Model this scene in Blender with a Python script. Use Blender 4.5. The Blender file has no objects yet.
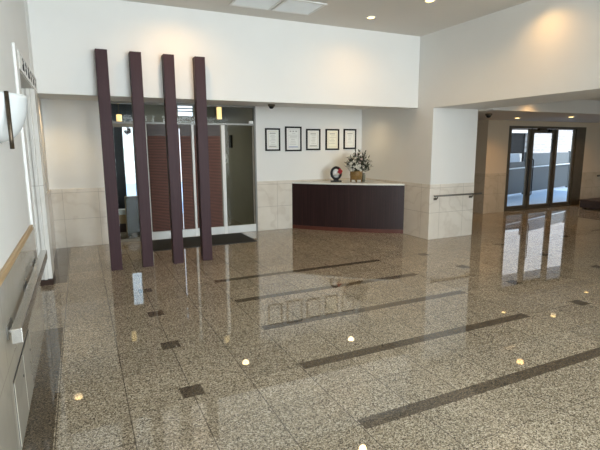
import bpy, bmesh, math, random
from mathutils import Vector, Matrix
random.seed(7)
SC = bpy.context.scene
COL = SC.collection
PI = math.pi

# ------------------------------------------------------------------ helpers
class MB:
    """collects shapes into one mesh"""
    def __init__(self): self.b = bmesh.new()
    def box(self, x0, x1, y0, y1, z0, z1):
        if x1 < x0: x0, x1 = x1, x0
        if y1 < y0: y0, y1 = y1, y0
        if z1 < z0: z0, z1 = z1, z0
        v = [self.b.verts.new(p) for p in ((x0,y0,z0),(x1,y0,z0),(x1,y1,z0),(x0,y1,z0),(x0,y0,z1),(x1,y0,z1),(x1,y1,z1),(x0,y1,z1))]
        for f in ((3,2,1,0),(4,5,6,7),(0,1,5,4),(1,2,6,5),(2,3,7,6),(3,0,4,7)):
            self.b.faces.new([v[i] for i in f])
        return self
    def prism(self, poly, z0, z1):
        n = len(poly)
        a = [self.b.verts.new((x, y, z0)) for x, y in poly]
        c = [self.b.verts.new((x, y, z1)) for x, y in poly]
        self.b.faces.new(a[::-1]); self.b.faces.new(c)
        for i in range(n):
            j = (i+1) % n
            self.b.faces.new((a[i], a[j], c[j], c[i]))
        return self
    def tube(self, pts, r, seg=12):
        pts = [Vector(p) for p in pts]
        rs = r if isinstance(r, (list, tuple)) else [r]*len(pts)
        rings = []
        for i, p in enumerate(pts):
            d = (pts[min(i+1, len(pts)-1)] - pts[max(i-1, 0)]).normalized()
            u = d.orthogonal().normalized() if i == 0 else (u - d*u.dot(d)).normalized()
            w = d.cross(u)
            rings.append([self.b.verts.new(p + (u*math.cos(2*PI*k/seg) + w*math.sin(2*PI*k/seg))*rs[i]) for k in range(seg)])
        for a, c in zip(rings, rings[1:]):
            for k in range(seg):
                l = (k+1) % seg
                self.b.faces.new((a[k], a[l], c[l], c[k]))
        self.b.faces.new(rings[0][::-1]); self.b.faces.new(rings[-1])
        return self
    def lathe(self, prof, c=(0,0,0), seg=28):
        c = Vector(c); rings = []
        for r, z in prof:
            if r < 1e-6: rings.append([self.b.verts.new(c + Vector((0,0,z)))])
            else: rings.append([self.b.verts.new(c + Vector((r*math.cos(2*PI*k/seg), r*math.sin(2*PI*k/seg), z))) for k in range(seg)])
        for a, d in zip(rings, rings[1:]):
            for k in range(seg):
                l = (k+1) % seg
                if len(a) == 1 and len(d) > 1: self.b.faces.new((a[0], d[k], d[l]))
                elif len(d) == 1 and len(a) > 1: self.b.faces.new((a[k], a[l], d[0]))
                elif len(a) > 1: self.b.faces.new((a[k], a[l], d[l], d[k]))
        return self
    def ball(self, c, r, s=(1,1,1), sub=2):
        m = Matrix.Translation(Vector(c)) @ Matrix.Diagonal((r*s[0], r*s[1], r*s[2], 1))
        bmesh.ops.create_icosphere(self.b, subdivisions=sub, radius=1, matrix=m)
        return self
    def leaf(self, p, d, length, width, up=Vector((0,0,1))):
        d = Vector(d).normalized(); p = Vector(p)
        s = d.cross(up)
        s = s.normalized() if s.length > 1e-4 else d.orthogonal().normalized()
        n = s.cross(d)
        q = [p, p + d*length*.4 + s*width*.5 + n*length*.06, p + d*length, p + d*length*.4 - s*width*.5 + n*length*.06, p + d*length*.45 - n*length*.04]
        v = [self.b.verts.new(x) for x in q]
        for f in ((0,1,4),(1,2,4),(2,3,4),(3,0,4)): self.b.faces.new([v[i] for i in f])
        return self
    def obj(self, name, mat, parent=None, loc=(0,0,0), bevel=0, smooth=False, **kw):
        me = bpy.data.meshes.new(name)
        bmesh.ops.recalc_face_normals(self.b, faces=self.b.faces[:])
        self.b.to_mesh(me); self.b.free()
        for m in (mat if isinstance(mat, (list, tuple)) else [mat]): me.materials.append(m)
        if smooth:
            for p in me.polygons: p.use_smooth = True
        o = bpy.data.objects.new(name, me); COL.objects.link(o)
        o.location = loc
        if parent: o.parent = parent
        if bevel:
            md = o.modifiers.new('edge', 'BEVEL'); md.width = bevel; md.segments = 2; md.limit_method = 'ANGLE'
        for k, v in kw.items(): o[k] = v
        return o

def thing(name, label, cat, loc=(0,0,0), rz=0, group=None):
    o = bpy.data.objects.new(name, None); COL.objects.link(o)
    o.empty_display_size = .1
    o.location = loc; o.rotation_euler = (0,0,rz)
    o['label'] = label; o['category'] = cat
    if group: o['group'] = group
    return o
def tag(o, label, cat, group=None):
    o['label'] = label; o['category'] = cat
    if group: o['group'] = group
    return o
def dup(root, loc, label=None, group=None):
    r = root.copy(); COL.objects.link(r); r.location = loc
    if label: r['label'] = label
    if group: r['group'] = group
    for ch in list(root.children):
        c = ch.copy(); COL.objects.link(c); c.parent = r
        for g in ch.children:
            d = g.copy(); COL.objects.link(d); d.parent = c
    return r
def struct(o): o['kind'] = 'structure'; return o

# ------------------------------------------------------------------ materials
def newmat(name):
    m = bpy.data.materials.new(name); m.use_nodes = True
    return m, m.node_tree, m.node_tree.nodes['Principled BSDF']
def setp(b, **k):
    for n, v in k.items():
        n = n.replace('_', ' ')
        b.inputs[n].default_value = (*v, 1) if isinstance(v, tuple) and len(v) == 3 else v
class NT:
    def __init__(self, nt): self.nt = nt
    def n(self, t, **k):
        x = self.nt.nodes.new(t)
        for a, v in k.items(): setattr(x, a, v)
        return x
    def link(self, a, b): self.nt.links.new(a, b)
    def math(self, op, a, b=None, c=None):
        x = self.n('ShaderNodeMath', operation=op)
        for i, v in enumerate((a, b, c)):
            if v is None: continue
            if hasattr(v, 'is_linked') or hasattr(v, 'links'): self.link(v, x.inputs[i])
            else: x.inputs[i].default_value = v
        return x.outputs[0]
    def line(self, c, off, pitch, half):
        """1 inside a band of half-width `half` around off + k*pitch"""
        w = self.math('WRAP', self.math('SUBTRACT', c, off), pitch/2, -pitch/2)
        return self.math('LESS_THAN', self.math('ABSOLUTE', w), half)
    def between(self, c, a, b):
        return self.math('MULTIPLY', self.math('GREATER_THAN', c, a), self.math('LESS_THAN', c, b))
    def mix(self, f, a, b):
        x = self.n('ShaderNodeMix', data_type='RGBA')
        for i, v in ((0, f), (6, a), (7, b)):
            if hasattr(v, 'links'): self.link(v, x.inputs[i])
            else: x.inputs[i].default_value = (*v, 1) if isinstance(v, tuple) else v
        return x.outputs[2]
    def ramp(self, f, stops, interp='LINEAR'):
        x = self.n('ShaderNodeValToRGB'); x.color_ramp.interpolation = interp
        e = x.color_ramp.elements
        while len(e) > 1: e.remove(e[0])
        e[0].position = stops[0][0]; e[0].color = (*stops[0][1], 1)
        for p, c in stops[1:]:
            q = e.new(p); q.color = (*c, 1)
        self.link(f, x.inputs[0]); return x.outputs[0]
    def noise(self, vec, scale, detail=3, rough=.5):
        x = self.n('ShaderNodeTexNoise'); x.inputs['Scale'].default_value = scale
        x.inputs['Detail'].default_value = detail; x.inputs['Roughness'].default_value = rough
        if vec is not None: self.link(vec, x.inputs['Vector'])
        return x.outputs['Fac']
    def pos(self, obj=True):
        if obj: return self.n('ShaderNodeTexCoord').outputs['Object']
        return self.n('ShaderNodeNewGeometry').outputs['Position']
    def xyz(self, v):
        x = self.n('ShaderNodeSeparateXYZ'); self.link(v, x.inputs[0]); return x.outputs
    def scale(self, v, s):
        x = self.n('ShaderNodeMapping'); x.inputs['Scale'].default_value = s
        self.link(v, x.inputs['Vector']); return x.outputs[0]
    def bump(self, h, bsdf, strength=.1, dist=.01):
        x = self.n('ShaderNodeBump'); x.inputs['Strength'].default_value = strength; x.inputs['Distance'].default_value = dist
        self.link(h, x.inputs['Height']); self.link(x.outputs[0], bsdf.inputs['Normal'])

def plain(name, c, rough=.5, metal=0., spec=.5, var=0.06, scale=6.):
    m, nt, b = newmat(name); N = NT(nt)
    f = N.noise(N.pos(), scale, 3)
    col = N.ramp(f, [(.3, tuple(x*(1-var) for x in c)), (.7, tuple(min(1, x*(1+var)) for x in c))])
    N.link(col, b.inputs['Base Color'])
    setp(b, Roughness=rough, Metallic=metal, Specular_IOR_Level=spec)
    return m
def emit(name, c, s):
    m, nt, b = newmat(name)
    setp(b, Base_Color=c, Emission_Color=c, Emission_Strength=s, Roughness=.4)
    return m

def granite_floor():
    m, nt, b = newmat('polished_granite'); N = NT(nt)
    p = N.pos(False); X, Y, Z = N.xyz(p)
    v = N.n('ShaderNodeTexVoronoi'); v.inputs['Scale'].default_value = 165; N.link(p, v.inputs['Vector'])
    g = N.xyz(v.outputs['Color'])[0]
    light = N.ramp(g, [(0, (.055,.043,.031)), (.2, (.15,.12,.083)), (.42, (.29,.24,.168)), (.7, (.41,.345,.25)), (.95, (.66,.58,.46))], 'LINEAR')
    dark = N.ramp(g, [(0, (.035,.028,.02)), (.4, (.085,.067,.047)), (.75, (.145,.115,.08)), (1, (.23,.18,.125))], 'LINEAR')
    # tile to tile tone
    def cell(c, off, pitch): return N.math('FLOOR', N.math('DIVIDE', N.math('SUBTRACT', c, off), pitch))
    cv = N.n('ShaderNodeCombineXYZ'); N.link(cell(X,.155,.39), cv.inputs[0]); N.link(cell(Y,2.81,.395), cv.inputs[1])
    wn = N.n('ShaderNodeTexWhiteNoise', noise_dimensions='2D'); N.link(cv.outputs[0], wn.inputs['Vector'])
    tone = N.math('ADD', N.math('MULTIPLY', wn.outputs['Value'], .16), .92)
    hs = N.n('ShaderNodeHueSaturation'); N.link(light, hs.inputs['Color']); N.link(tone, hs.inputs['Value'])
    light = hs.outputs[0]
    rows = N.between(Y, -4.4, 5.35)
    strip = N.math('MULTIPLY', N.math('MULTIPLY', N.line(Y, 2.02, .79, .05), N.between(X, 1.335, 3.665)), rows)
    sx = N.math('MAXIMUM', N.line(X, .545, 50, .071), N.math('MAXIMUM', N.line(X, 4.445, 50, .071), N.math('MAXIMUM', N.line(X, 6.005, 50, .071), N.line(X, 7.565, 50, .071))))
    sq = N.math('MULTIPLY', N.math('MULTIPLY', N.line(Y, 2.02, .79, .071), sx), rows)
    bd = N.math('MULTIPLY', N.math('LESS_THAN', X, -.245), N.math('SUBTRACT', 1., N.between(Y, 4.4, 5.93)))
    mask = N.math('MAXIMUM', strip, N.math('MAXIMUM', sq, bd))
    jx = N.line(X, .155, .39, .003); jy = N.line(Y, 2.81, .395, .0018)
    joint = N.math('MULTIPLY', N.math('MAXIMUM', jx, jy), N.math('SUBTRACT', 1., mask))
    c = N.mix(mask, light, dark)
    c = N.mix(N.math('MULTIPLY', joint, .75), c, (.05,.04,.03))
    N.link(c, b.inputs['Base Color'])
    r = N.math('ADD', N.math('MULTIPLY', N.noise(p, 1.3, 2), .02), .006)
    N.link(r, b.inputs['Roughness'])
    setp(b, IOR=1.62)
    N.bump(N.noise(p, 1.6, 2), b, .01, .01)
    return m

def marble(name, c1, c2, vein, pitch=.52, off=0., zs=(.455, .875), rough=.18):
    m, nt, b = newmat(name); N = NT(nt)
    p = N.pos(False); X, Y, Z = N.xyz(p)
    n1 = N.noise(p, 2.2, 6, .6)
    w = N.n('ShaderNodeTexWave', wave_type='BANDS', bands_direction='DIAGONAL')
    w.inputs['Scale'].default_value = 1.1; w.inputs['Distortion'].default_value = 14; w.inputs['Detail'].default_value = 4; w.inputs['Detail Scale'].default_value = 1.4
    N.link(p, w.inputs['Vector'])
    c = N.ramp(n1, [(.3, c1), (.7, c2)])
    c = N.mix(N.math('MULTIPLY', N.math('POWER', w.outputs['Fac'], 9.), .28), c, vein)
    u = N.math('ADD', X, N.math('MULTIPLY', Y, 1.0))
    j = N.line(u, off, pitch, .0035)
    for z in zs: j = N.math('MAXIMUM', j, N.line(Z, z, 50, .0035))
    c = N.mix(N.math('MULTIPLY', j, .45), c, (.22,.19,.15))
    N.link(c, b.inputs['Base Color']); setp(b, Roughness=rough)
    return m

def wood(name, c1, c2, axis_scale=(30, 30, 1.2), rough=.35, lines=None):
    m, nt, b = newmat(name); N = NT(nt); setp(b, Specular_IOR_Level=.3)
    p = N.pos(); f = N.noise(N.scale(p, axis_scale), 1.6, 5, .6)
    c = N.ramp(f, [(.25, c1), (.75, c2)])
    if lines:
        ax, pitch, half, dk = lines
        q = N.xyz(p)[ax]
        c = N.mix(N.line(q, 0, pitch, half), c, dk)
    N.link(c, b.inputs['Base Color']); setp(b, Roughness=rough)
    return m

def glass(name, tint=(.96,.98,.97), rough=0.0, alpha=.12):
    """thin pane: mostly see-through with a mirror sheen"""
    m, nt, b = newmat(name); N = NT(nt)
    out = nt.nodes['Material Output']; nt.nodes.remove(b)
    t = N.n('ShaderNodeBsdfTransparent'); t.inputs[0].default_value = (*tint, 1)
    g = N.n('ShaderNodeBsdfGlossy'); g.inputs['Roughness'].default_value = rough; g.inputs[0].default_value = (1,1,1,1)
    fr = N.n('ShaderNodeFresnel'); fr.inputs['IOR'].default_value = 1.5
    bf = N.n('ShaderNodeNewGeometry').outputs['Backfacing']
    k = N.math('MULTIPLY', N.math('MULTIPLY', fr.outputs[0], .24), N.math('SUBTRACT', 1., bf))
    mx = N.n('ShaderNodeMixShader'); N.link(k, mx.inputs[0]); N.link(t.outputs[0], mx.inputs[1]); N.link(g.outputs[0], mx.inputs[2])
    N.link(mx.outputs[0], out.inputs[0])
    return m

M = {}
M['paint'] = plain('white_wall_paint', (.79,.785,.76), .6, var=.012, scale=2)
M['ceil'] = plain('ceiling_paint', (.70,.675,.63), .75, var=.012, scale=2)
M['tan'] = plain('warm_lit_wall_paint', (.62,.52,.39), .6, var=.012, scale=2)  # white wall paint tinted tan, warm lamplight put into the colour
M['floor'] = granite_floor()
M['marble'] = marble('beige_marble', (.68,.625,.545), (.78,.73,.65), (.52,.45,.37))
M['marble_warm_lit'] = marble('warm_lit_marble', (.52,.43,.31), (.62,.52,.39), (.40,.32,.22))  # beige marble again, with the corridor's warm light mixed into its colour
M['marble_jamb'] = marble('white_marble', (.74,.72,.67), (.84,.82,.78), (.66,.63,.58), pitch=9, zs=(1.15,), rough=.22)
M['marble_grey'] = marble('polished_grey_marble', (.41,.375,.31), (.49,.455,.385), (.35,.32,.27), pitch=.9, off=.3, zs=(.5,), rough=.09)
M['fin'] = wood('dark_plum_laminate', (.042,.020,.024), (.062,.031,.036), (40,40,1.), .45)
M['fin'].node_tree.nodes['Principled BSDF'].inputs['Specular IOR Level'].default_value = .15
M['counter'] = wood('dark_rosewood', (.009,.0045,.005), (.038,.016,.016), (34,34,.7), .4)
M['kick'] = wood('red_brown_wood', (.085,.026,.018), (.12,.04,.026), (3,3,20), .35)
M['counter_top'] = plain('pale_stone_top', (.72,.72,.68), .25, var=.03, scale=14)
M['slat'] = wood('brown_wood_slats', (.11,.042,.030), (.19,.076,.052), (2,2,40), .6, (2, .026, .004, (.018,.010,.008)))
M['oak'] = wood('light_oak', (.42,.28,.14), (.55,.39,.21), (30,1.2,30), .4)
M['steel'] = plain('brushed_stainless', (.62,.61,.59), .24, 1., var=.05, scale=30)
M['dsteel'] = plain('dull_steel', (.20,.195,.18), .45, .7, var=.05, scale=30)
M['bronze'] = plain('dark_bronze_aluminium', (.115,.095,.066), .4, .4, var=.1, scale=10)
M['black'] = plain('black_plastic', (.009,.009,.010), .4, spec=.25, var=.1)
M['blackframe'] = plain('black_lacquer', (.010,.009,.009), .45, spec=.2, var=.1)
M['white'] = plain('white_enamel', (.80,.80,.78), .4, var=.015)
M['offwhite'] = plain('white_plastic_grille', (.86,.89,.90), .5, var=.02)
M['paper'] = plain('cream_paper', (.86,.86,.82), .7, var=.02)
M['paper2'] = plain('yellowish_paper', (.84,.83,.70), .7, var=.02)
M['ink'] = plain('grey_print', (.50,.49,.46), .8, var=.1)
M['inkblue'] = plain('blue_print', (.50,.52,.66), .8, var=.1)
M['gold'] = plain('gold_print', (.62,.55,.36), .7, var=.1)
M['mat'] = plain('dark_olive_rubber', (.022,.022,.018), .85, var=.25, scale=150)
M['groove'] = plain('dark_gap', (.01,.01,.01), .8)
M['glass'] = glass('clear_glass')
M['tglass'] = glass('smoked_glass', (.78,.78,.70))
M['vest'] = plain('olive_grey_plaster', (.36,.35,.29), .6, var=.03)
M['navy'] = plain('dark_navy_panel', (.012,.018,.03), .4, var=.1)
M['green'] = plain('dark_green_board', (.028,.033,.024), .6, var=.1)
M['shade'] = plain('frosted_white_glass', (.74,.77,.78), .25, var=.01)
M['strap'] = plain('antique_brass', (.085,.065,.045), .32, .8, var=.3, scale=40)
M['lamp'] = emit('warm_lamp', (1., .66, .25), 5.5)
M['lamp_soft'] = emit('warm_lamp_glass', (1., .70, .30), 1.35)
M['lamp_white'] = emit('added_lamp_diffuser', (1., .93, .80), 12)
M['deck'] = plain('pale_deck_tiles', (.60,.74,.88), .55, var=.05, scale=3)
M['fence_dark'] = plain('grey_fence_panel', (.055,.062,.064), .5, var=.04)
M['fence_light'] = plain('pale_grey_fence_panel', (.20,.215,.22), .5, var=.04)
M['basket'] = wood('woven_gold_wicker', (.20,.11,.035), (.42,.26,.09), (60,60,60), .45, (2, .018, .003, (.06,.03,.01)))
M['leafm'] = plain('dull_green_leaf', (.075,.08,.05), .5, var=.4, scale=40)
M['petal'] = plain('cream_petal', (.72,.69,.60), .6, var=.08, scale=60)
M['petal2'] = plain('pale_pink_petal', (.62,.50,.46), .6, var=.1, scale=60)
M['red'] = plain('red_petal', (.42,.018,.03), .5, var=.2, scale=60)
M['jar'] = plain('olive_ceramic', (.15,.14,.09), .3, var=.15, scale=30)
M['rosew'] = wood('dark_brown_wood', (.03,.016,.01), (.06,.03,.02), (3,20,20), .4)
M['satin'] = plain('satin_aluminium', (.62,.62,.60), .45, .35, var=.03)
M['sink'] = plain('bracket_steel', (.45,.44,.42), .3, 1.)

def brick_mat():
    m, nt, b = newmat('pale_brick'); N = NT(nt)
    p = N.pos(False); X, Y, Z = N.xyz(p)
    cv = N.n('ShaderNodeCombineXYZ'); N.link(X, cv.inputs[0]); N.link(Z, cv.inputs[1])
    t = N.n('ShaderNodeTexBrick'); N.link(cv.outputs[0], t.inputs['Vector'])
    t.inputs['Scale'].default_value = 1; t.inputs['Brick Width'].default_value = .30; t.inputs['Row Height'].default_value = .12; t.inputs['Mortar Size'].default_value = .012
    t.inputs['Color1'].default_value = (.70,.62,.56,1); t.inputs['Color2'].default_value = (.56,.50,.47,1); t.inputs['Mortar'].default_value = (.78,.76,.74,1)
    N.link(t.outputs['Color'], b.inputs['Base Color']); setp(b, Roughness=.8)
    return m
M['brick'] = brick_mat()

# ------------------------------------------------------------------ key numbers
H = 1.56
CZ = 3.35          # lobby ceiling
SY = 6.38          # front of the entrance soffit
SZ = 2.205         # its lower edge
AZ = 2.30          # alcove ceiling
BY = 8.11          # back wall
LX = -.39          # wall on the left
RX = 5.234         # wall on the right
PY = 5.99          # pillar front
PX = 6.22
HZ = 2.18          # header underside
LCZ = 2.15         # low corridor ceiling
DY = 7.905         # glass door line
WZ = .935          # wainscot height

# ------------------------------------------------------------------ setting
struct(MB().box(-2.2, 14.2, -6.2, DY+.06, -.12, 0).obj('floor', M['floor']))
struct(MB().box(-2.2, 8.6, DY+.06, 11.2, -.12, 0).obj('floor_vestibule', M['floor']))
struct(MB().box(-2.4, 14.4, -6.4, 10.2, CZ, CZ+.3).obj('ceiling', M['ceil']))  # runs on past the glass doors as an added eave shading the terrace

# left wall with its doorway
w = MB()
w.box(LX-.3, LX-.012, -6.2, 4.45, 0, CZ)
w.box(LX-.3, LX-.012, 4.45, 5.93, SZ, CZ)
w.box(LX-.3, LX-.012, 5.99, SY, SZ, CZ)
struct(w.obj('wall_left', M['paint']))
struct(MB().box(-2.2, -2.0, 3.4, 7.2, 0, SZ).box(-2.0, LX-.3, 3.4, 3.5, 0, SZ).box(-2.0, LX-.3, 7.1, 7.2, 0, SZ).box(-2.2, LX-.3, 3.4, 7.2, SZ, SZ+.1).obj('wall_side_hall', M['paint']))
# stone wainscot on it
struct(MB().box(LX-.012, LX, -6.0, 4.42, 0, .925).obj('wall_left_wainscot', M['marble_grey']))
t = struct(MB().box(LX-.012, LX+.010, -6.0, 4.22, .922, .960).obj('trim_1', M['oak'], bevel=.004))
# architrave and lintel of the doorway
struct(MB().box(LX-.012, LX+.008, 4.27, 4.44, .93, 2.36).box(LX-.3, LX-.012, 4.4501, 4.46, 0, SZ).obj('trim_2', M['white'], bevel=.003))
# stone jamb: stepped mouldings
j = MB()
j.box(LX-.045, LX, 5.93, SY, .065, SZ)
j.box(LX-.085, LX-.045, 5.90, SY, .065, SZ)
j.box(LX-.125, LX-.085, 5.925, SY, .065, SZ)
j.box(LX-.30, LX-.125, 5.885, SY, .065, SZ)
struct(j.obj('door_jamb', M['marble_jamb'], bevel=.006))
struct(MB().box(LX-.30, LX+.004, 5.895, SY, 0, .065).obj('baseboard_jamb', M['kick'] if False else M['rosew']))

# soffit over the entrance
s = MB()
s.box(LX-.3, RX, SY, SY+.28, SZ, CZ)
s.box(LX-.3, RX, SY+.28, BY+.2, AZ, AZ+.1)
struct(s.obj('wall_soffit', M['paint'], bevel=0))

# left side and back of the recess
struct(MB().box(LX-.3, LX-.07, SY, BY+.2, 0, AZ).obj('wall_recess_side', M['paint']))
struct(MB().box(LX-.07, LX-.05, SY, BY, 0, WZ).obj('wall_recess_side_wainscot', M['marble']))
EX0, EX1 = .34, 2.95
b = MB().box(LX-.3, EX0, BY, BY+.15, 0, AZ).box(EX1, RX+.02, BY, BY+.15, 0, AZ)
struct(b.obj('wall_back', M['paint']))
struct(MB().box(LX-.05, EX0, BY-.022, BY, 0, WZ).box(EX1, RX-.002, BY-.022, BY, 0, WZ).obj('wall_back_wainscot', M['marble'], bevel=.003))

# right wall: solid pillar block plus the header over the wide opening
struct(MB().box(RX+.004, PX-.004, PY+.004, BY+.15, WZ, CZ).box(RX+.004, PX, -.9, PY+.004, HZ, CZ).box(RX+.004, PX, -6.2, -5.7, 0, CZ).box(RX+.004, PX, -1.1, -.9, 0, CZ).box(RX+.004, PX, -5.7, -1.1, 0, .4).box(RX+.004, PX, -5.7, -1.1, 3.15, CZ).obj('wall_right', M['paint']))
struct(MB().box(RX, PX, PY, BY, 0, WZ).obj('wall_right_wainscot', M['marble'], bevel=.004))

# corridor beyond
struct(MB().box(PX, 14.0, -6.2, 5.69, 2.4, 2.6).obj('ceiling_corridor', M['ceil']))
struct(MB().box(PX, 14.0, 5.69, 9.2, LCZ, 2.6).obj('ceiling_corridor_low', M['ceil']))
struct(MB().box(13.9, 14.1, -6.2, DY+.2, 0, 2.5).obj('wall_corridor_end', M['paint']))
PLX0, PLX1 = 8.42, 9.10
struct(MB().box(PLX0+.004, PLX1, 7.804, 8.12, WZ, LCZ).box(PLX1, 11.98, DY-.04, DY+.1, 2.03, LCZ).box(11.98, 13.9, DY-.04, DY+.15, 0, LCZ).obj('wall_corridor', M['tan']))
struct(MB().box(PLX0, PLX1, 7.80, 8.12, 0, WZ).box(11.98, 13.9, DY-.055, DY-.04, 0, .86).obj('wall_corridor_wainscot', M['marble_warm_lit'], bevel=.003))
struct(MB().box(PX, PLX1+.07, 8.12, 8.2, 0, LCZ).obj('wall_corridor_niche', M['bronze']))

# rear wall behind the viewer with three big windows onto daylight
rw = MB()
wx = [(.2, 3.6), (4.0, 5.0)]
rw.box(-.7, 14.0, -6.2, -6.0, 0, .35).box(-.7, 14.0, -6.2, -6.0, 3.15, CZ)
prev = -.7
rear = [(.9, 2.9), (3.1, 5.1)]
for a, c in rear:
    rw.box(prev, a, -6.2, -6.0, .35, 3.15); prev = c
rw.box(prev, 14.0, -6.2, -6.0, .35, 3.15)
struct(rw.obj('wall_rear', M['paint']))
for i, (a, c) in enumerate(rear):
    f = MB()
    for x in (a, (a+c)/2, c): f.box(x-.03, x+.03, -6.16, -6.08, .35, 3.15)
    for z in (.38, 3.12): f.box(a, c, -6.16, -6.08, z-.03, z+.03)
    struct(f.obj('window_%d' % (i+2), M['bronze']))

# ------------------------------------------------------------------ lettered lintel over the side doorway
lp = thing('lintel_sign', 'pale lettered panel with black characters above the side doorway beside the soffit', 'sign', (LX-.004, 5.48, SZ))
MB().box(-.008, .008, -.93, .93, .005, .155).obj('sign_panel', M['marble_jamb'], lp, bevel=.002)
for k in range(6):
    g = MB(); y = -.62 + k*.25
    rnd = random.Random(k)
    g.box(.008, .011, y-.055, y+.055, .105+.01*rnd.random(), .125)
    g.box(.008, .011, y-.012, y+.014, .03, .14)
    if k % 2: g.box(.008, .011, y-.06, y+.05, .055, .072)
    else: g.box(.008, .011, y+.03, y+.058, .035, .10); g.box(.008, .011, y-.06, y-.035, .03, .075)
    g.obj('character', M['groove'], lp)

# ------------------------------------------------------------------ fins
for k, (x, nm) in enumerate(((.262, 'dark plum screen post beside the stone-clad recess wall, first of the four'),
                             (.652, 'dark plum screen post between the dark green board and brown slats, second of four'),
                             (1.053, 'dark plum screen post in front of the brown slatted door, third of four'),
                             (1.452, 'dark plum screen post nearest the reception counter, last of the four'))):
    o = MB().box(0, .136, 0, SY-6.245, 0, 2.735).obj('screen_post', M['fin'], loc=(x, 6.245, 0), bevel=.004)
    tag(o, nm, 'post', 'tall dark posts screening the entrance')

# ------------------------------------------------------------------ entrance glazing
d1 = struct(MB().box(EX0, EX1, BY+.01, BY+.09, 1.955, 1.99).box(EX0, EX1, BY+.01, BY+.09, 2.27, AZ).box(EX0, EX0+.04, BY+.01, BY+.09, 0, AZ).box(EX1-.03, EX1, BY-.01, BY+.09, 0, AZ).obj('door_1', M['dsteel'], bevel=.002))
MB().box(EX0+.04, EX1-.03, BY+.045, BY+.053, 1.99, 2.27).obj('transom_pane', M['glass'], d1)
MB().box(EX1-.135, EX1-.055, BY-.03, BY+.01, 1.985, 2.035).obj('sensor', M['white'], d1, bevel=.005)
# glass leaf beside the recess
MB().box(EX0+.04, .40, BY+.03, BY+.07, 0, 1.955).box(.95, .985, BY+.03, BY+.07, 0, 1.955).box(EX0+.04, .985, BY+.03, BY+.07, 0, .05).box(EX0+.04, .985, BY+.03, BY+.07, 1.90, 1.955).obj('leaf_frame', M['bronze'], d1)
MB().box(.40, .95, BY+.046, BY+.052, .05, 1.90).obj('leaf_pane', M['glass'], d1)
# bright steel posts
for x0, x1 in ((.985, 1.035), (1.775, 1.815), (2.305, 2.365)):
    MB().box(x0, x1, BY-.005, BY+.075, 0, 1.955).obj('mullion', M['white'], d1, bevel=.003)
# slatted leaves
for x0, x1 in ((1.045, 1.565), (1.585, 1.77), (1.825, 2.285)):
    MB().box(x0, x1, BY+.02, BY+.05, .14, 1.76).obj('slatted_panel', M['slat'], d1)
    MB().box(x0, x1, BY+.018, BY+.055, 1.76, 1.955).obj('head_rail', M['rosew'], d1)
MB().box(1.035, EX1-.03, BY-.002, BY+.06, .0, .135).obj('kick_plate', M['satin'], d1, bevel=.003)
MB().box(2.285, 2.305, BY+.02, BY+.06, .135, 1.955).box(2.885, 2.92, BY+.02, BY+.06, .135, 1.955).obj('edge_strip', M['bronze'], d1)
MB().box(2.365, 2.885, BY+.03, BY+.036, .135, 1.955).obj('smoked_pane', M['tglass'], d1)

# vestibule
VY = 11.0
v = MB().box(EX0-.15, EX0, BY+.15, VY, 0, 2.8).box(EX1, EX1+.12, BY+.15, VY, 0, 2.8)
v.box(EX0-.15, EX1+.12, BY+.15, VY, 2.7, 2.8)
v.box(EX0-.15, EX1+.12, BY+.10, BY+.15, AZ, 2.8)
v.box(1.15, 1.95, VY-.1, VY, 0, 2.7).box(2.45, EX1, VY-.1, VY, 0, 2.7).box(1.95, 2.1, VY-.1, VY, 2.0, 2.7).box(2.25, 2.45, VY-.1, VY, 0, 2.28).box(2.1, 2.25, VY-.1, VY, 2.0, 2.28).box(2.1, 2.45, VY-.1, VY, 2.62, 2.7)
struct(v.obj('wall_vestibule', M['vest']))
w1 = struct(MB().box(EX0, .89, VY-.09, VY-.03, 0, 2.7).box(1.10, 1.15, VY-.09, VY-.03, 0, 2.7).box(.89, 1.10, VY-.09, VY-.03, 0, .5).box(.89, 1.10, VY-.09, VY-.03, 2.05, 2.7).box(2.1, 2.45, VY-.09, VY-.03, 2.38, 2.40).box(2.1, 2.45, VY-.09, VY-.03, 2.44, 2.46).obj('window_1', M['navy']))
MB().box(.89, 1.10, VY-.065, VY-.06, .5, 2.05).obj('window_pane', M['glass'], w1)
gb = thing('standing_board', 'low dark green board with a tan edge standing behind the entrance glass', 'board', (.80, 8.75, 0))
MB().prism([(-.12,-.012),(.12,-.012),(.12,.012),(-.12,.012)], .04, .70).obj('board', M['green'], gb)
MB().box(-.125, .125, -.016, .016, .70, .712).box(-.127, -.12, -.016, .016, .04, .70).obj('edging', M['oak'], gb)
for sx in (-.1, .06): MB().box(sx, sx+.04, -.1, .1, 0, .04).obj('foot', M['green'], gb)
cr = thing('supply_box', 'small beige box with pale blue lid behind the entrance glass near the board', 'box', (.645, 9.25, 0))
MB().box(-.08, .07, -.1, .1, 0, .16).obj('stand', M['rosew'], cr)
MB().box(-.075, .065, -.09, .09, .16, .33).obj('box_body', M['oak'], cr, bevel=.004)
MB().box(-.085, .075, -.1, .1, .33, .42).obj('lid', M['offwhite'], cr, bevel=.006)
ho = MB().tube([(0,0,0), (.01,0,-.05), (.035,0,-.09), (.03,0,-.14), (-.005,0,-.16), (-.035,0,-.13), (-.03,0,-.10)], [.012,.024,.04,.045,.045,.034,.016], 10)
ho.tube([(0,0,.0), (0,0,.66)], .004, 6)
tag(ho.obj('hanging_ornament', M['black'], loc=(.895, 9.9, 2.02), smooth=True), 'black curled ornament hanging in front of the bright entrance window', 'ornament')

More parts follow.
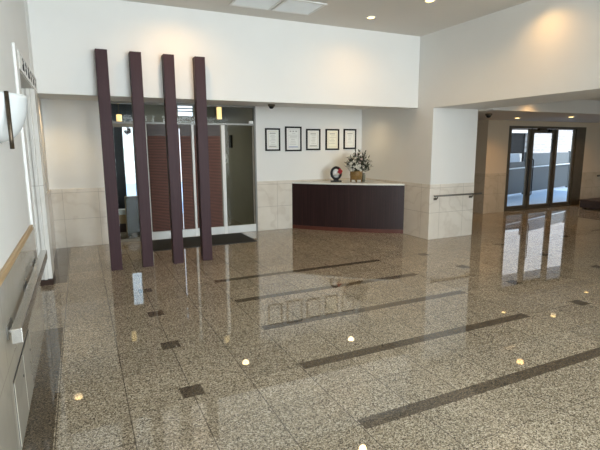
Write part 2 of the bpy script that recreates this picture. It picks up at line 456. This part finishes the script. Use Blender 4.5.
def pendant(x, y, z0, z1, label):
    t = thing('pendant_lamp', label, 'lamp', (x, y, 2.7), 0, 'warm lamps in the entrance vestibule')
    MB().lathe([(0, z0-2.7), (.045, z0-2.7), (.045, z1-2.7), (0, z1-2.7)]).obj('lamp_shade', M['lamp_soft'], t)
    MB().tube([(0,0,z1-2.7), (0,0,0)], .008, 8).obj('stem', M['bronze'], t)
pendant(2.42, 8.62, 2.09, 2.34, 'glowing yellow cylinder lamp above the smoked entrance glass')
pendant(.70, 9.1, 1.97, 2.16, 'glowing yellow cylinder lamp above the dark navy glazing')
ic = thing('wall_intercom', 'small white intercom plate on the grey vestibule wall behind the smoked glass', 'intercom', (EX1-.001, 10.0, 1.22))
MB().box(-.02, 0, -.05, .05, 0, .2).obj('plate', M['white'], ic, bevel=.004)
MB().box(-.025, -.02, -.03, .03, .03, .09).obj('button', M['black'], ic)
rp = tag(MB().box(-.05, 0, -.06, .06, 0, .26).obj('wall_reader', M['black'], loc=(EX1-.001, 9.6, 1.56), bevel=.006), 'small dark device high on the vestibule wall behind the smoked glass', 'device')

# door mat
dm = thing('door_mat', 'dark rubber mat in front of the brown slatted entrance doors', 'mat', (1.72, 7.6, 0))
MB().box(-.86, .86, -.40, .42, .0005, .010).obj('mat_pile', M['mat'], dm)
MB().box(-.88, .88, -.42, -.40, .0005, .008).box(-.88, .88, .42, .44, .0005, .008).box(-.88, -.86, -.40, .42, .0005, .008).box(.86, .88, -.40, .42, .0005, .008).obj('rubber_edge', M['black'], dm)

# ------------------------------------------------------------------ certificates
def certificate(x0, x1, z0, z1, label, paper, kind):
    t = thing('framed_certificate', label, 'frame', ((x0+x1)/2, BY-.001, z0), 0, 'framed certificates on the white wall')
    W = (x1-x0)/2; Hh = z1-z0; f = .03
    MB().box(-W, W, -.024, 0, 0, f).box(-W, W, -.024, 0, Hh-f, Hh).box(-W, -W+f, -.024, 0, f, Hh-f).box(W-f, W, -.024, 0, f, Hh-f).obj('frame', M['blackframe'], t, bevel=.003)
    MB().box(-W+f, W-f, -.012, -.004, f, Hh-f).obj('paper', paper, t)
    b = MB(); a = W-f-.028; y0, y1 = -.0132, -.012
    lo, hi = f+.03, Hh-f-.028
    b.box(-a, a, y0, y1, lo, lo+.004).box(-a, a, y0, y1, hi-.004, hi).box(-a, -a+.004, y0, y1, lo, hi).box(a-.004, a, y0, y1, lo, hi)
    b.obj('printed_border', M['gold'] if kind != 1 else M['ink'], t)
    tx = MB(); r = random.Random(kind*11+3)
    if kind == 1:
        for c in (-.06, 0, .06): tx.box(c-.018, c+.018, y0, y1, hi-.045, hi-.02)
    else: tx.box(-.06, .06, y0, y1, hi-.045, hi-.025)
    z = hi-.075
    while z > lo+.05:
        l = .03 + r.random()*(a-.05); s = (r.random()-.5)*.03
        tx.box(s-l, s+l, y0, y1, z, z+.006); z -= .022 + r.random()*.012
    tx.obj('lettering', M['ink'], t)
    if kind in (0, 1, 2):
        MB().box(-a+.02, a-.02, y0, y1, lo+.012, lo+.035).obj('printed_panel', M['inkblue'] if kind == 1 else M['ink'], t)
certificate(3.128, 3.428, 1.495, 1.912, 'black framed certificate hanging above the marble edge, next to the entrance glass', M['paper'], 0)
certificate(3.530, 3.872, 1.485, 1.948, 'tallest black framed certificate, with three headings and pale blue print', M['paper'], 1)
certificate(3.970, 4.280, 1.503, 1.908, 'middle black framed certificate of the five on the white wall', M['paper'], 2)
certificate(4.396, 4.702, 1.503, 1.912, 'black framed certificate on yellowish paper above the black ornament', M['paper2'], 3)
certificate(4.806, 5.100, 1.518, 1.916, 'black framed certificate directly above the flower basket', M['paper'], 4)

# ------------------------------------------------------------------ reception counter
CT = .905
A = Vector((3.66, BY-.024)); B = Vector((RX-.002, 6.66))
def arc(off, n=20):
    d = B-A; nrm = Vector((d.y, -d.x)).normalized()
    if nrm.y > 0: nrm = -nrm
    out = []
    for i in range(n+1):
        u = i/n
        out.append(A + d*u + nrm*(4*u*(1-u)*.10 + off))
    return out
def clampp(ps, xl): return [(min(max(p.x, xl), RX-.002), min(p.y, BY-.024)) for p in ps]
rc = thing('reception_counter', 'dark rosewood curved reception counter with a pale top across the corner', 'counter', (0,0,0))
corner = [(RX-.002, BY-.024)]
MB().prism(clampp(arc(0), 3.66)+corner, .07, CT-.03).obj('front_panel', M['counter'], rc)
MB().prism(clampp(arc(.004), 3.657)+corner, 0, .07).obj('plinth', M['kick'], rc)
MB().prism(clampp(arc(.03), 3.645)+corner, CT-.03, CT).obj('counter_top', M['counter_top'], rc, bevel=.004)

# ring ornament
ro = thing('ring_ornament', 'black oval ring ornament with a red flower on the reception counter', 'ornament', (4.39, 7.66, CT), -.45)
def ring(rx, rz, r, cz, n=36, s=10):
    m = MB(); vs = []
    for i in range(n):
        a = 2*PI*i/n; c = Vector((rx*math.cos(a), 0, cz+rz*math.sin(a))); o = Vector((math.cos(a), 0, math.sin(a)))
        vs.append([m.b.verts.new(c + o*r*math.cos(2*PI*k/s) + Vector((0, 1.5*r*math.sin(2*PI*k/s), 0))) for k in range(s)])
    for i in range(n):
        for k in range(s):
            m.b.faces.new((vs[i][k], vs[i][(k+1) % s], vs[(i+1) % n][(k+1) % s], vs[(i+1) % n][k]))
    return m
ring(.088, .108, .024, .165).obj('ring', M['black'], ro, smooth=True)
MB().box(-.105, .105, -.055, .055, 0, .026).box(-.05, .05, -.035, .035, .026, .048).obj('base', M['black'], ro, bevel=.004)
MB().prism([(-.055,-.012),(.055,-.012),(.055,.012),(-.055,.012)], .055, .135).obj('grey_block', M['dsteel'], ro, bevel=.004)
MB().ball((-.015, 0, .19), .052, (1,.5,1)).obj('white_disc', M['white'], ro, smooth=True)
fl = MB()
for k in range(26):
    a = random.random()*2*PI; e = random.random()*PI-PI/2
    dv = Vector((math.cos(a)*math.cos(e), math.sin(a)*math.cos(e), math.sin(e)))
    fl.ball(Vector((.07,-.045,.205)) + dv*.034, .019, sub=1)
fl.obj('red_flower', M['red'], ro, smooth=True)

# flower basket
fb = thing('flower_basket', 'gold wicker basket of cream artificial flowers on the reception counter', 'flowers', (4.70, 7.44, CT), .3)
bk = MB().lathe([(.10,.05), (.112,.06), (.118,.15), (.120,.205), (.114,.212), (.105,.205), (.10,.1), (0,.08)], seg=40)
bk.obj('basket', M['basket'], fb, smooth=True)
rim = MB()
for z in (.055, .135, .208):
    n = 40; r0 = .112 + (z-.05)*.06
    rim.tube([(r0*math.cos(2*PI*i/n), r0*math.sin(2*PI*i/n), z) for i in range(n+1)], .008, 8)
rim.obj('basket_band', M['basket'], fb, smooth=True)
for k in range(4):
    a = PI/4 + k*PI/2
    MB().tube([(.098*math.cos(a), .098*math.sin(a), 0.001), (.10*math.cos(a), .10*math.sin(a), .07)], .012, 8).obj('basket_foot', M['basket'], fb)
lv = MB(); st = MB()
heads = []
rr = random.Random(21)
for k in range(90):
    for _ in range(40):
        a = rr.random()*2*PI; e = rr.random()**.8
        x = math.cos(a)*math.sqrt(1-e*e*.75)*.29*(.5+.5*rr.random())+.045; y = math.sin(a)*math.sqrt(1-e*e*.75)*.22*(.5+.5*rr.random())
        z = .21 + e*.36*(.6+.4*rr.random())
        p = Vector((x*1.12, y, z))
        if all((p-q).length > .046 for q in heads): heads.append(p); break
for p in heads:
    st.tube([(p.x*.2, p.y*.2, .16), (p.x*.7, p.y*.7, .16+(p.z-.16)*.62), p], .003, 5)
    for q in range(7):
        u = .5+.6*rr.random(); b0 = Vector((p.x*.3, p.y*.3, .2)).lerp(p, u)
        dv = Vector((rr.random()-.5, rr.random()-.5, rr.random()-.35)) + p*.8
        lv.leaf(b0, dv, .045+.05*rr.random(), .022+.016*rr.random())
lv.obj('leaves', M['leafm'], fb); st.obj('stems', M['leafm'], fb)
def flower_head(mat):
    m = MB()
    for k in range(6):
        a = 2*PI*k/6
        m.leaf((0,0,0), (math.cos(a), math.sin(a), .55), .040, .032)
    for k in range(5):
        a = 2*PI*k/5+.3
        m.leaf((0,0,.004), (math.cos(a), math.sin(a), 1.3), .030, .024)
    m.ball((0,0,.012), .009, sub=1)
    me = bpy.data.meshes.new('flower')
    bmesh.ops.recalc_face_normals(m.b, faces=m.b.faces[:])
    m.b.to_mesh(me); m.b.free(); me.materials.append(mat); return me
fm = [flower_head(M['petal']), flower_head(M['petal2'])]
for i, p in enumerate(heads):
    if i % 5 == 2: continue
    o = bpy.data.objects.new('flower', fm[1 if i % 5 == 0 else 0]); COL.objects.link(o); o.parent = fb
    o.location = p; d = Vector((p.x*1.5, p.y*1.5-.12, (p.z-.3)*1.2+.1)).normalized()
    o.rotation_mode = 'QUATERNION'; o.rotation_quaternion = d.to_track_quat('Z', 'Y')
    s = .9+.5*rr.random(); o.scale = (s, s, s)
tag(MB().lathe([(0,0), (.028,0), (.034,.02), (.032,.12), (.024,.15), (.026,.165), (.02,.165), (.018,.12), (0,.02)]).obj('small_jar', M['jar'], loc=(4.87, 7.44, CT), smooth=True), 'small olive jar beside the gold flower basket on the counter', 'jar')

# ------------------------------------------------------------------ pillar handrail
hr = thing('pillar_handrail', 'thin dark metal handrail on the marble base of the corner pillar', 'handrail', (5.28, PY, .745))
MB().tube([(0,-.06,0), (1.06,-.06,0)], .014, 12).obj('rail', M['dsteel'], hr, smooth=True)
for x in (.07, .86):
    b = MB().tube([(x,-.06,-.01), (x,-.055,-.04), (x,-.03,-.055), (x,0,-.055)], .009, 8)
    b.box(x-.035, x+.035, -.008, 0, -.075, -.035); b.obj('bracket', M['bronze'], hr)
# left handrail
lh = thing('steel_handrail', 'flat stainless handrail along the polished stone wall below the oak rail', 'handrail', (LX, 2.5, .70))
MB().box(.024, .074, 0, 1.95, -.075, 0).obj('rail', M['steel'], lh, bevel=.004)
for y in (.13, .95, 1.62):
    MB().box(0, .024, y-.05, y+.05, -.045, -.028).box(0, .006, y-.07, y+.07, -.07, -.004).obj('bracket', M['sink'], lh, bevel=.002)
# access doors
for i, (y0, y1, lab) in enumerate(((2.58, 2.955, 'grey stone access door with a keyhole under the handrail, near the dark slot end'),
                                   (2.962, 3.34, 'grey stone access door with a keyhole under the handrail, nearer the side doorway'))):
    t = thing('access_door', lab, 'access door', (LX, y0, .03), 0, 'stone access doors below the handrail')
    W = y1-y0
    MB().box(0, .006, .004, W-.003, 0, .355).obj('door_panel', M['marble_grey'], t, bevel=.0015)
    MB().box(0, .0015, 0, W, .358, .372).box(0, .0015, 0, .004, 0, .358).obj('slot', M['groove'], t)
    MB().tube([(.004, W-.06, .25), (.009, W-.06, .25)], .008, 12).obj('keyhole', M['groove'], t)

# ------------------------------------------------------------------ wall sconce
sc = thing('wall_sconce', 'white frosted half-bowl wall light with a dark metal strap on the left wall', 'lamp', (LX-.012, 3.10, 1.59))
m = MB(); n = 20; rows = 12; vs = []
for i in range(rows+1):
    u = i/rows; z = .265*u; r = (max(0, 1-(1-u)**2.0))**.5
    vs.append([m.b.verts.new((.16*r*math.sin(PI*k/n), -.20*r*math.cos(PI*k/n), z)) for k in range(n+1)])
for i in range(rows):
    for k in range(n):
        try: m.b.faces.new((vs[i][k], vs[i][k+1], vs[i+1][k+1], vs[i+1][k]))
        except Exception: pass
bmesh.ops.remove_doubles(m.b, verts=m.b.verts[:], dist=1e-4)
so = m.obj('lamp_shade', M['shade'], sc, smooth=True); md = so.modifiers.new('thick', 'SOLIDIFY'); md.thickness = .006
a = PI*.22
sp = []
for i in range(rows+1):
    u = i/rows; r = (max(0, 1-(1-u)**2.0))**.5
    sp.append((.141*r*math.sin(a), -.228*r*math.cos(a), .33*u))
MB().tube([(.080, -.175, -.03), (.080, -.178, .02), (.080, -.180, .270)], .011, 8).obj('strap', M['strap'], sc, smooth=True)
MB().box(0, .02, -.1, .1, .05, .25).obj('backplate', M['strap'], sc, bevel=.004)

# ------------------------------------------------------------------ ceiling fittings
def downlight(x, y, z, label, group, energy, size=75, white=False, r=.05):
    t = thing('downlight', label, 'ceiling light', (x, y, z), 0, group)
    MB().lathe([(r,-.001), (r+.022,-.001), (r+.022,-.008), (r+.016,-.012), (r,-.010), (r,-.001)]).obj('trim_ring', M['white'], t, smooth=True)
    MB().lathe([(0,-.003), (r,-.003), (r,-.001), (0,-.001)] if z == AZ else [(0,-.020), (r*.5,-.018), (r*.86,-.013), (r,-.008), (r,-.001), (0,-.001)]).obj('diffuser', M['lamp_white'] if white else M['lamp'], t)
    ld = bpy.data.lights.new('downlight_beam', 'SPOT'); ld.energy = energy*1.3; ld.spot_size = math.radians(size*2); ld.spot_blend = .9
    ld.color = (1, .93, .82) if white else ((1, .56, .20) if size in (72, 83) else (1, .72, .38)); ld.shadow_soft_size = .06
    lo = bpy.data.objects.new('downlight_beam', ld); COL.objects.link(lo); lo.location = (0,0,-.03); lo.parent = t
    return t
G = 'round downlights in the lobby ceiling'
downlight(3.83, 5.74, CZ, 'lit round downlight in the lobby ceiling nearest the white soffit', G, 20, 83)
downlight(4.07, 4.81, CZ, 'round downlight at the top edge of the photo in the lobby ceiling', G, 26)
G2 = 'downlights out of sight in the lobby ceiling'
downlight(1.22, 5.82, CZ, 'round ceiling downlight above the dark entrance posts', G2, 24, 83)
downlight(4.93, 4.0, CZ, 'round ceiling downlight washing the wall over the wide opening', G2, 19, 72)
G3 = 'downlights in the entrance recess ceiling'
downlight(-.30, 7.50, AZ, 'recess downlight above the stone-clad wall by the first post', G3, 20, 66)
downlight(2.43, 7.46, AZ, 'recess downlight above the entrance mat', G3, 8)
downlight(4.67, 7.50, AZ, 'recess downlight above the reception counter', G3, 14)
downlight(1.65, 9.7, 2.7, 'added unseen white light brightening the vestibule behind the entrance glass', None, 45, 80, True)  # unseen fill lamp, added to lift the dark vestibule
G4 = 'downlights in the corridor ceiling'
downlight(8.38, 7.0, LCZ, 'bright downlight in the low corridor ceiling in front of the glass doors', G4, 34, 72)
downlight(9.16, 6.35, LCZ, 'dim small downlight in the low corridor ceiling, further from the pillar', G4, 9)
downlight(11.45, 7.10, LCZ, 'corridor downlight above the wall beside the glass doors', G4, 30, 72)
downlight(7.05, 5.45, 2.4, 'corridor downlight behind the wide header', G4, 14, 72)

for k, (x0, x1, lab) in enumerate(((1.85, 2.405, 'square white ceiling grille panel nearer the entrance posts'),
                                   (2.425, 2.98, 'square white ceiling grille panel nearer the round downlight'))):
    t = thing('ceiling_vent', lab, 'vent', ((x0+x1)/2, 5.72, CZ), 0, 'paired white ceiling grilles')
    W = (x1-x0)/2; D = .27
    MB().box(-W, W, -D, -D+.03, -.014, -.001).box(-W, W, D-.03, D, -.014, -.001).box(-W, -W+.03, -D+.03, D-.03, -.014, -.001).box(W-.03, W, -D+.03, D-.03, -.014, -.001).obj('frame', M['white'], t, bevel=.002)
    g = MB().box(-W+.03, W-.03, -D+.03, D-.03, -.004, -.001)
    for q in range(14):
        y = -D+.05 + q*(2*D-.1)/13
        g.box(-W+.03, W-.03, y-.006, y+.006, -.010, -.004)
    g.obj('grille', M['offwhite'], t)

def dome(x, y, z, label):
    t = thing('dome_camera', label, 'camera', (x, y, z), 0, 'dark security camera domes')
    MB().lathe([(0,-.001), (.062,-.001), (.062,-.03), (.055,-.035), (0,-.035)]).obj('housing', M['bronze'], t, smooth=True)
    MB().ball((0,0,-.036), .046, (1,1,.95)).obj('dome', M['black'], t, smooth=True)
dome(3.09, 7.67, AZ, 'dark security camera dome above the framed certificates')
dome(6.84, 6.34, LCZ, 'dark security camera dome on the corridor ceiling near the pillar')

# ------------------------------------------------------------------ corridor glass doors
d2 = MB()
d2.box(9.10, 9.25, DY-.05, DY+.05, 0, 2.03).box(11.62, 11.98, DY-.05, DY+.05, 0, 2.03)
d2.box(9.25, 11.62, DY-.05, DY+.05, 1.975, 2.03).box(9.25, 11.62, DY-.05, DY+.05, 0, .03)
d2 = struct(d2.obj('door_2', M['bronze'], bevel=.003))
def leaf(x0, x1, top, y, ls=.075):
    MB().box(x0, x0+ls, y-.022, y+.022, .03, 1.97).box(x1-.075, x1, y-.022, y+.022, .03, 1.97).box(x0+ls, x1-.075, y-.022, y+.022, top, 1.97).box(x0+ls, x1-.075, y-.022, y+.022, .03, .11).obj('leaf_frame', M['bronze'], d2, bevel=.002)
    MB().box(x0+ls, x1-.075, y-.004, y+.004, .11, top).obj('leaf_pane', M['glass'], d2)
leaf(9.252, 9.955, 1.945, DY, .04); leaf(9.995, 10.83, 1.87, DY); leaf(10.87, 11.62, 1.955, DY+.0)
MB().box(9.955, 9.995, DY-.04, DY+.04, .03, 1.97).box(10.83, 10.87, DY-.04, DY+.04, .03, 1.97).obj('mullion', M['bronze'], d2)
for x, z0, z1 in ((9.90, .35, 1.25), (10.05, .35, 1.25), (10.70, 1.38, 1.72)):
    h = MB().tube([(x, DY-.022, z0), (x, DY-.065, z0+.03), (x, DY-.065, z1-.03), (x, DY-.022, z1)], .013, 8)
    h.obj('door_handle', M['black'], d2, smooth=True)
MB().box(10.15, 10.42, DY-.09, DY-.03, 1.93, 1.985).obj('door_closer', M['strap'], d2, bevel=.004)
MB().box(10.55, 10.62, DY-.08, DY-.03, 1.90, 1.96).obj('closer_arm', M['black'], d2)

# low dark box at the edge
bx = thing('low_bench', 'low dark brown wooden box on the corridor floor by the far marble wall', 'box', (12.05, 7.1, 0))
MB().box(-.75, .8, -.3, .3, .03, .2).obj('body', M['rosew'], bx, bevel=.01)
MB().box(-.78, .83, -.33, .33, .2, .225).obj('top', M['rosew'], bx, bevel=.005)
for sx in (-.7, .68):
    for sy in (-.25, .2): MB().box(sx, sx+.07, sy, sy+.06, 0, .03).obj('foot', M['rosew'], bx)
tag(MB().box(12.6, 13.4, DY-.10, DY-.055, .735, .775).obj('wall_rail', M['bronze'], bevel=.004), 'dark rail on the marble wall beside the corridor glass doors', 'rail')

# ------------------------------------------------------------------ outside
struct(MB().box(8.6, 26, DY+.06, 22, -.12, -.005).obj('ground_terrace', M['deck']))
struct(MB().box(-8, 8.6, 11.2, 22, -.12, -.005).obj('ground_entrance', M['deck']))
F0 = Vector((10.4, 9.73)); F1 = Vector((18.2, 11.90)); fd = (F1-F0).normalized(); fa = math.atan2(fd.y, fd.x); FL = (F1-F0).length
fe = thing('terrace_fence', 'grey panel fence with a white handrail along the terrace outside the glass doors', 'fence', (F0.x, F0.y, 0), fa)
MB().box(0, 2.75, 0, .05, .06, .86).box(2.75, FL, 0, .05, .06, .90).obj('lower_panel', M['fence_dark'], fe)
MB().box(0, 2.75, .01, .04, .86, 1.06).obj('low_section', M['fence_dark'], fe)
MB().box(2.81, 6.5, .01, .04, .90, 1.32).box(6.56, FL, .01, .04, .90, 1.32).obj('upper_panel', M['fence_light'], fe)
MB().tube([(0,-.06,.86), (FL,-.06,.91)], .022, 10).obj('rail', M['white'], fe)
for x in (2.75, 6.5):
    MB().box(x, x+.06, -.01, .06, 0, 1.36).obj('post', M['fence_dark'], fe)
wb = thing('white_parapet', 'bright white low wall behind the fence outside the glass doors', 'wall', (14.6, 12.3, 0))
MB().box(-2.4, .5, 0, .25, 0, 1.28).obj('parapet', M['white'], wb); wb['kind'] = 'structure'
bd = thing('brick_building', 'pale sunlit brick building with a dark shuttered opening across the terrace', 'building', (18.0, 14.2, 0))
MB().box(-.3, 14, 0, .4, 0, 7).box(-9, -.3, 0, .4, 2.2, 7).box(-9, -3.2, 0, .4, 0, 2.2).obj('brick_facade', M['brick'], bd)
MB().box(-3.2, -.3, .1, .2, 0, 2.11).obj('shutter', M['black'], bd)
MB().box(-3.25, -.25, -.04, .1, 2.11, 2.20).obj('lintel', M['white'], bd)
MB().box(-.16, -.06, -.08, -.001, 0, 1.62).obj('downpipe', M['white'], bd)

# ------------------------------------------------------------------ light
w = bpy.data.worlds.new('sky'); SC.world = w; w.use_nodes = True
nt = w.node_tree; bg = nt.nodes['Background']
N = NT(nt)
tc = N.n('ShaderNodeTexCoord'); z = N.xyz(tc.outputs['Generated'])[2]
c = N.ramp(z, [(0, (.88,.93,1.)), (.35, (.62,.78,1.)), (1, (.35,.55,.95))])
N.link(c, bg.inputs['Color']); bg.inputs['Strength'].default_value = 1.9
sun = bpy.data.lights.new('sun', 'SUN'); sun.energy = 3.2; sun.angle = .01; sun.color = (1, .95, .87)
so = bpy.data.objects.new('sun', sun); COL.objects.link(so)
so.rotation_euler = Vector((.25, 1, -1.05)).to_track_quat('-Z', 'Y').to_euler()
sf = MB()
for y in (-5.67, -4.15, -2.65, -1.13): sf.box(RX+.3, RX+.38, y-.03, y+.03, .4, 3.15)
for z in (.43, 3.12): sf.box(RX+.3, RX+.38, -5.7, -1.1, z-.03, z+.03)
struct(sf.obj('window_4', M['bronze']))  # made-up side window, frames the light added for the left wall
def window_light(x0, x1, e, y=-5.95, z0=.35, z1=3.15):
    l = bpy.data.lights.new('window_daylight', 'AREA'); l.shape = 'RECTANGLE'; l.size = x1-x0; l.size_y = z1-z0; l.energy = e
    l.color = (.84, .945, 1.)
    o = bpy.data.objects.new('window_daylight', l); COL.objects.link(o)
    o.location = ((x0+x1)/2, y, (z0+z1)/2); o.rotation_euler = (PI/2, 0, 0)
for (a, c), e in zip(rear, (262, 315)): window_light(a, c, e)
l = bpy.data.lights.new('window_daylight', 'AREA'); l.shape = 'RECTANGLE'; l.size = 4.5; l.size_y = 2.7; l.energy = 330; l.color = (.84, .945, 1.)
o = bpy.data.objects.new('window_daylight', l); COL.objects.link(o); o.location = (RX-.02, -3.4, 1.78); o.rotation_euler = (PI/2, 0, PI/2)  # extra daylight added from the side to brighten the left wall

# ------------------------------------------------------------------ camera
cam = bpy.data.cameras.new('camera'); co = bpy.data.objects.new('camera', cam); COL.objects.link(co)
yaw, pitch, roll, F = math.radians(25.3131), math.radians(9.5868), math.radians(-.326), 460.275
f = Vector((math.sin(yaw)*math.cos(pitch), math.cos(yaw)*math.cos(pitch), -math.sin(pitch)))
r = Vector((math.cos(yaw), -math.sin(yaw), 0)); u = r.cross(f)
r2 = r*math.cos(roll) + u*math.sin(roll); u2 = -r*math.sin(roll) + u*math.cos(roll)
co.matrix_world = Matrix(((r2.x, u2.x, -f.x, 0), (r2.y, u2.y, -f.y, 0), (r2.z, u2.z, -f.z, H), (0,0,0,1)))
cam.sensor_fit = 'HORIZONTAL'; cam.sensor_width = 36; cam.lens = F/600*36; cam.clip_start = .02; cam.clip_end = 200
SC.camera = co
SC.view_settings.view_transform = 'Standard'; SC.view_settings.look = 'None'
SC.view_settings.gamma = 1; SC.view_settings.use_curve_mapping = False
SC.view_settings.exposure = 0
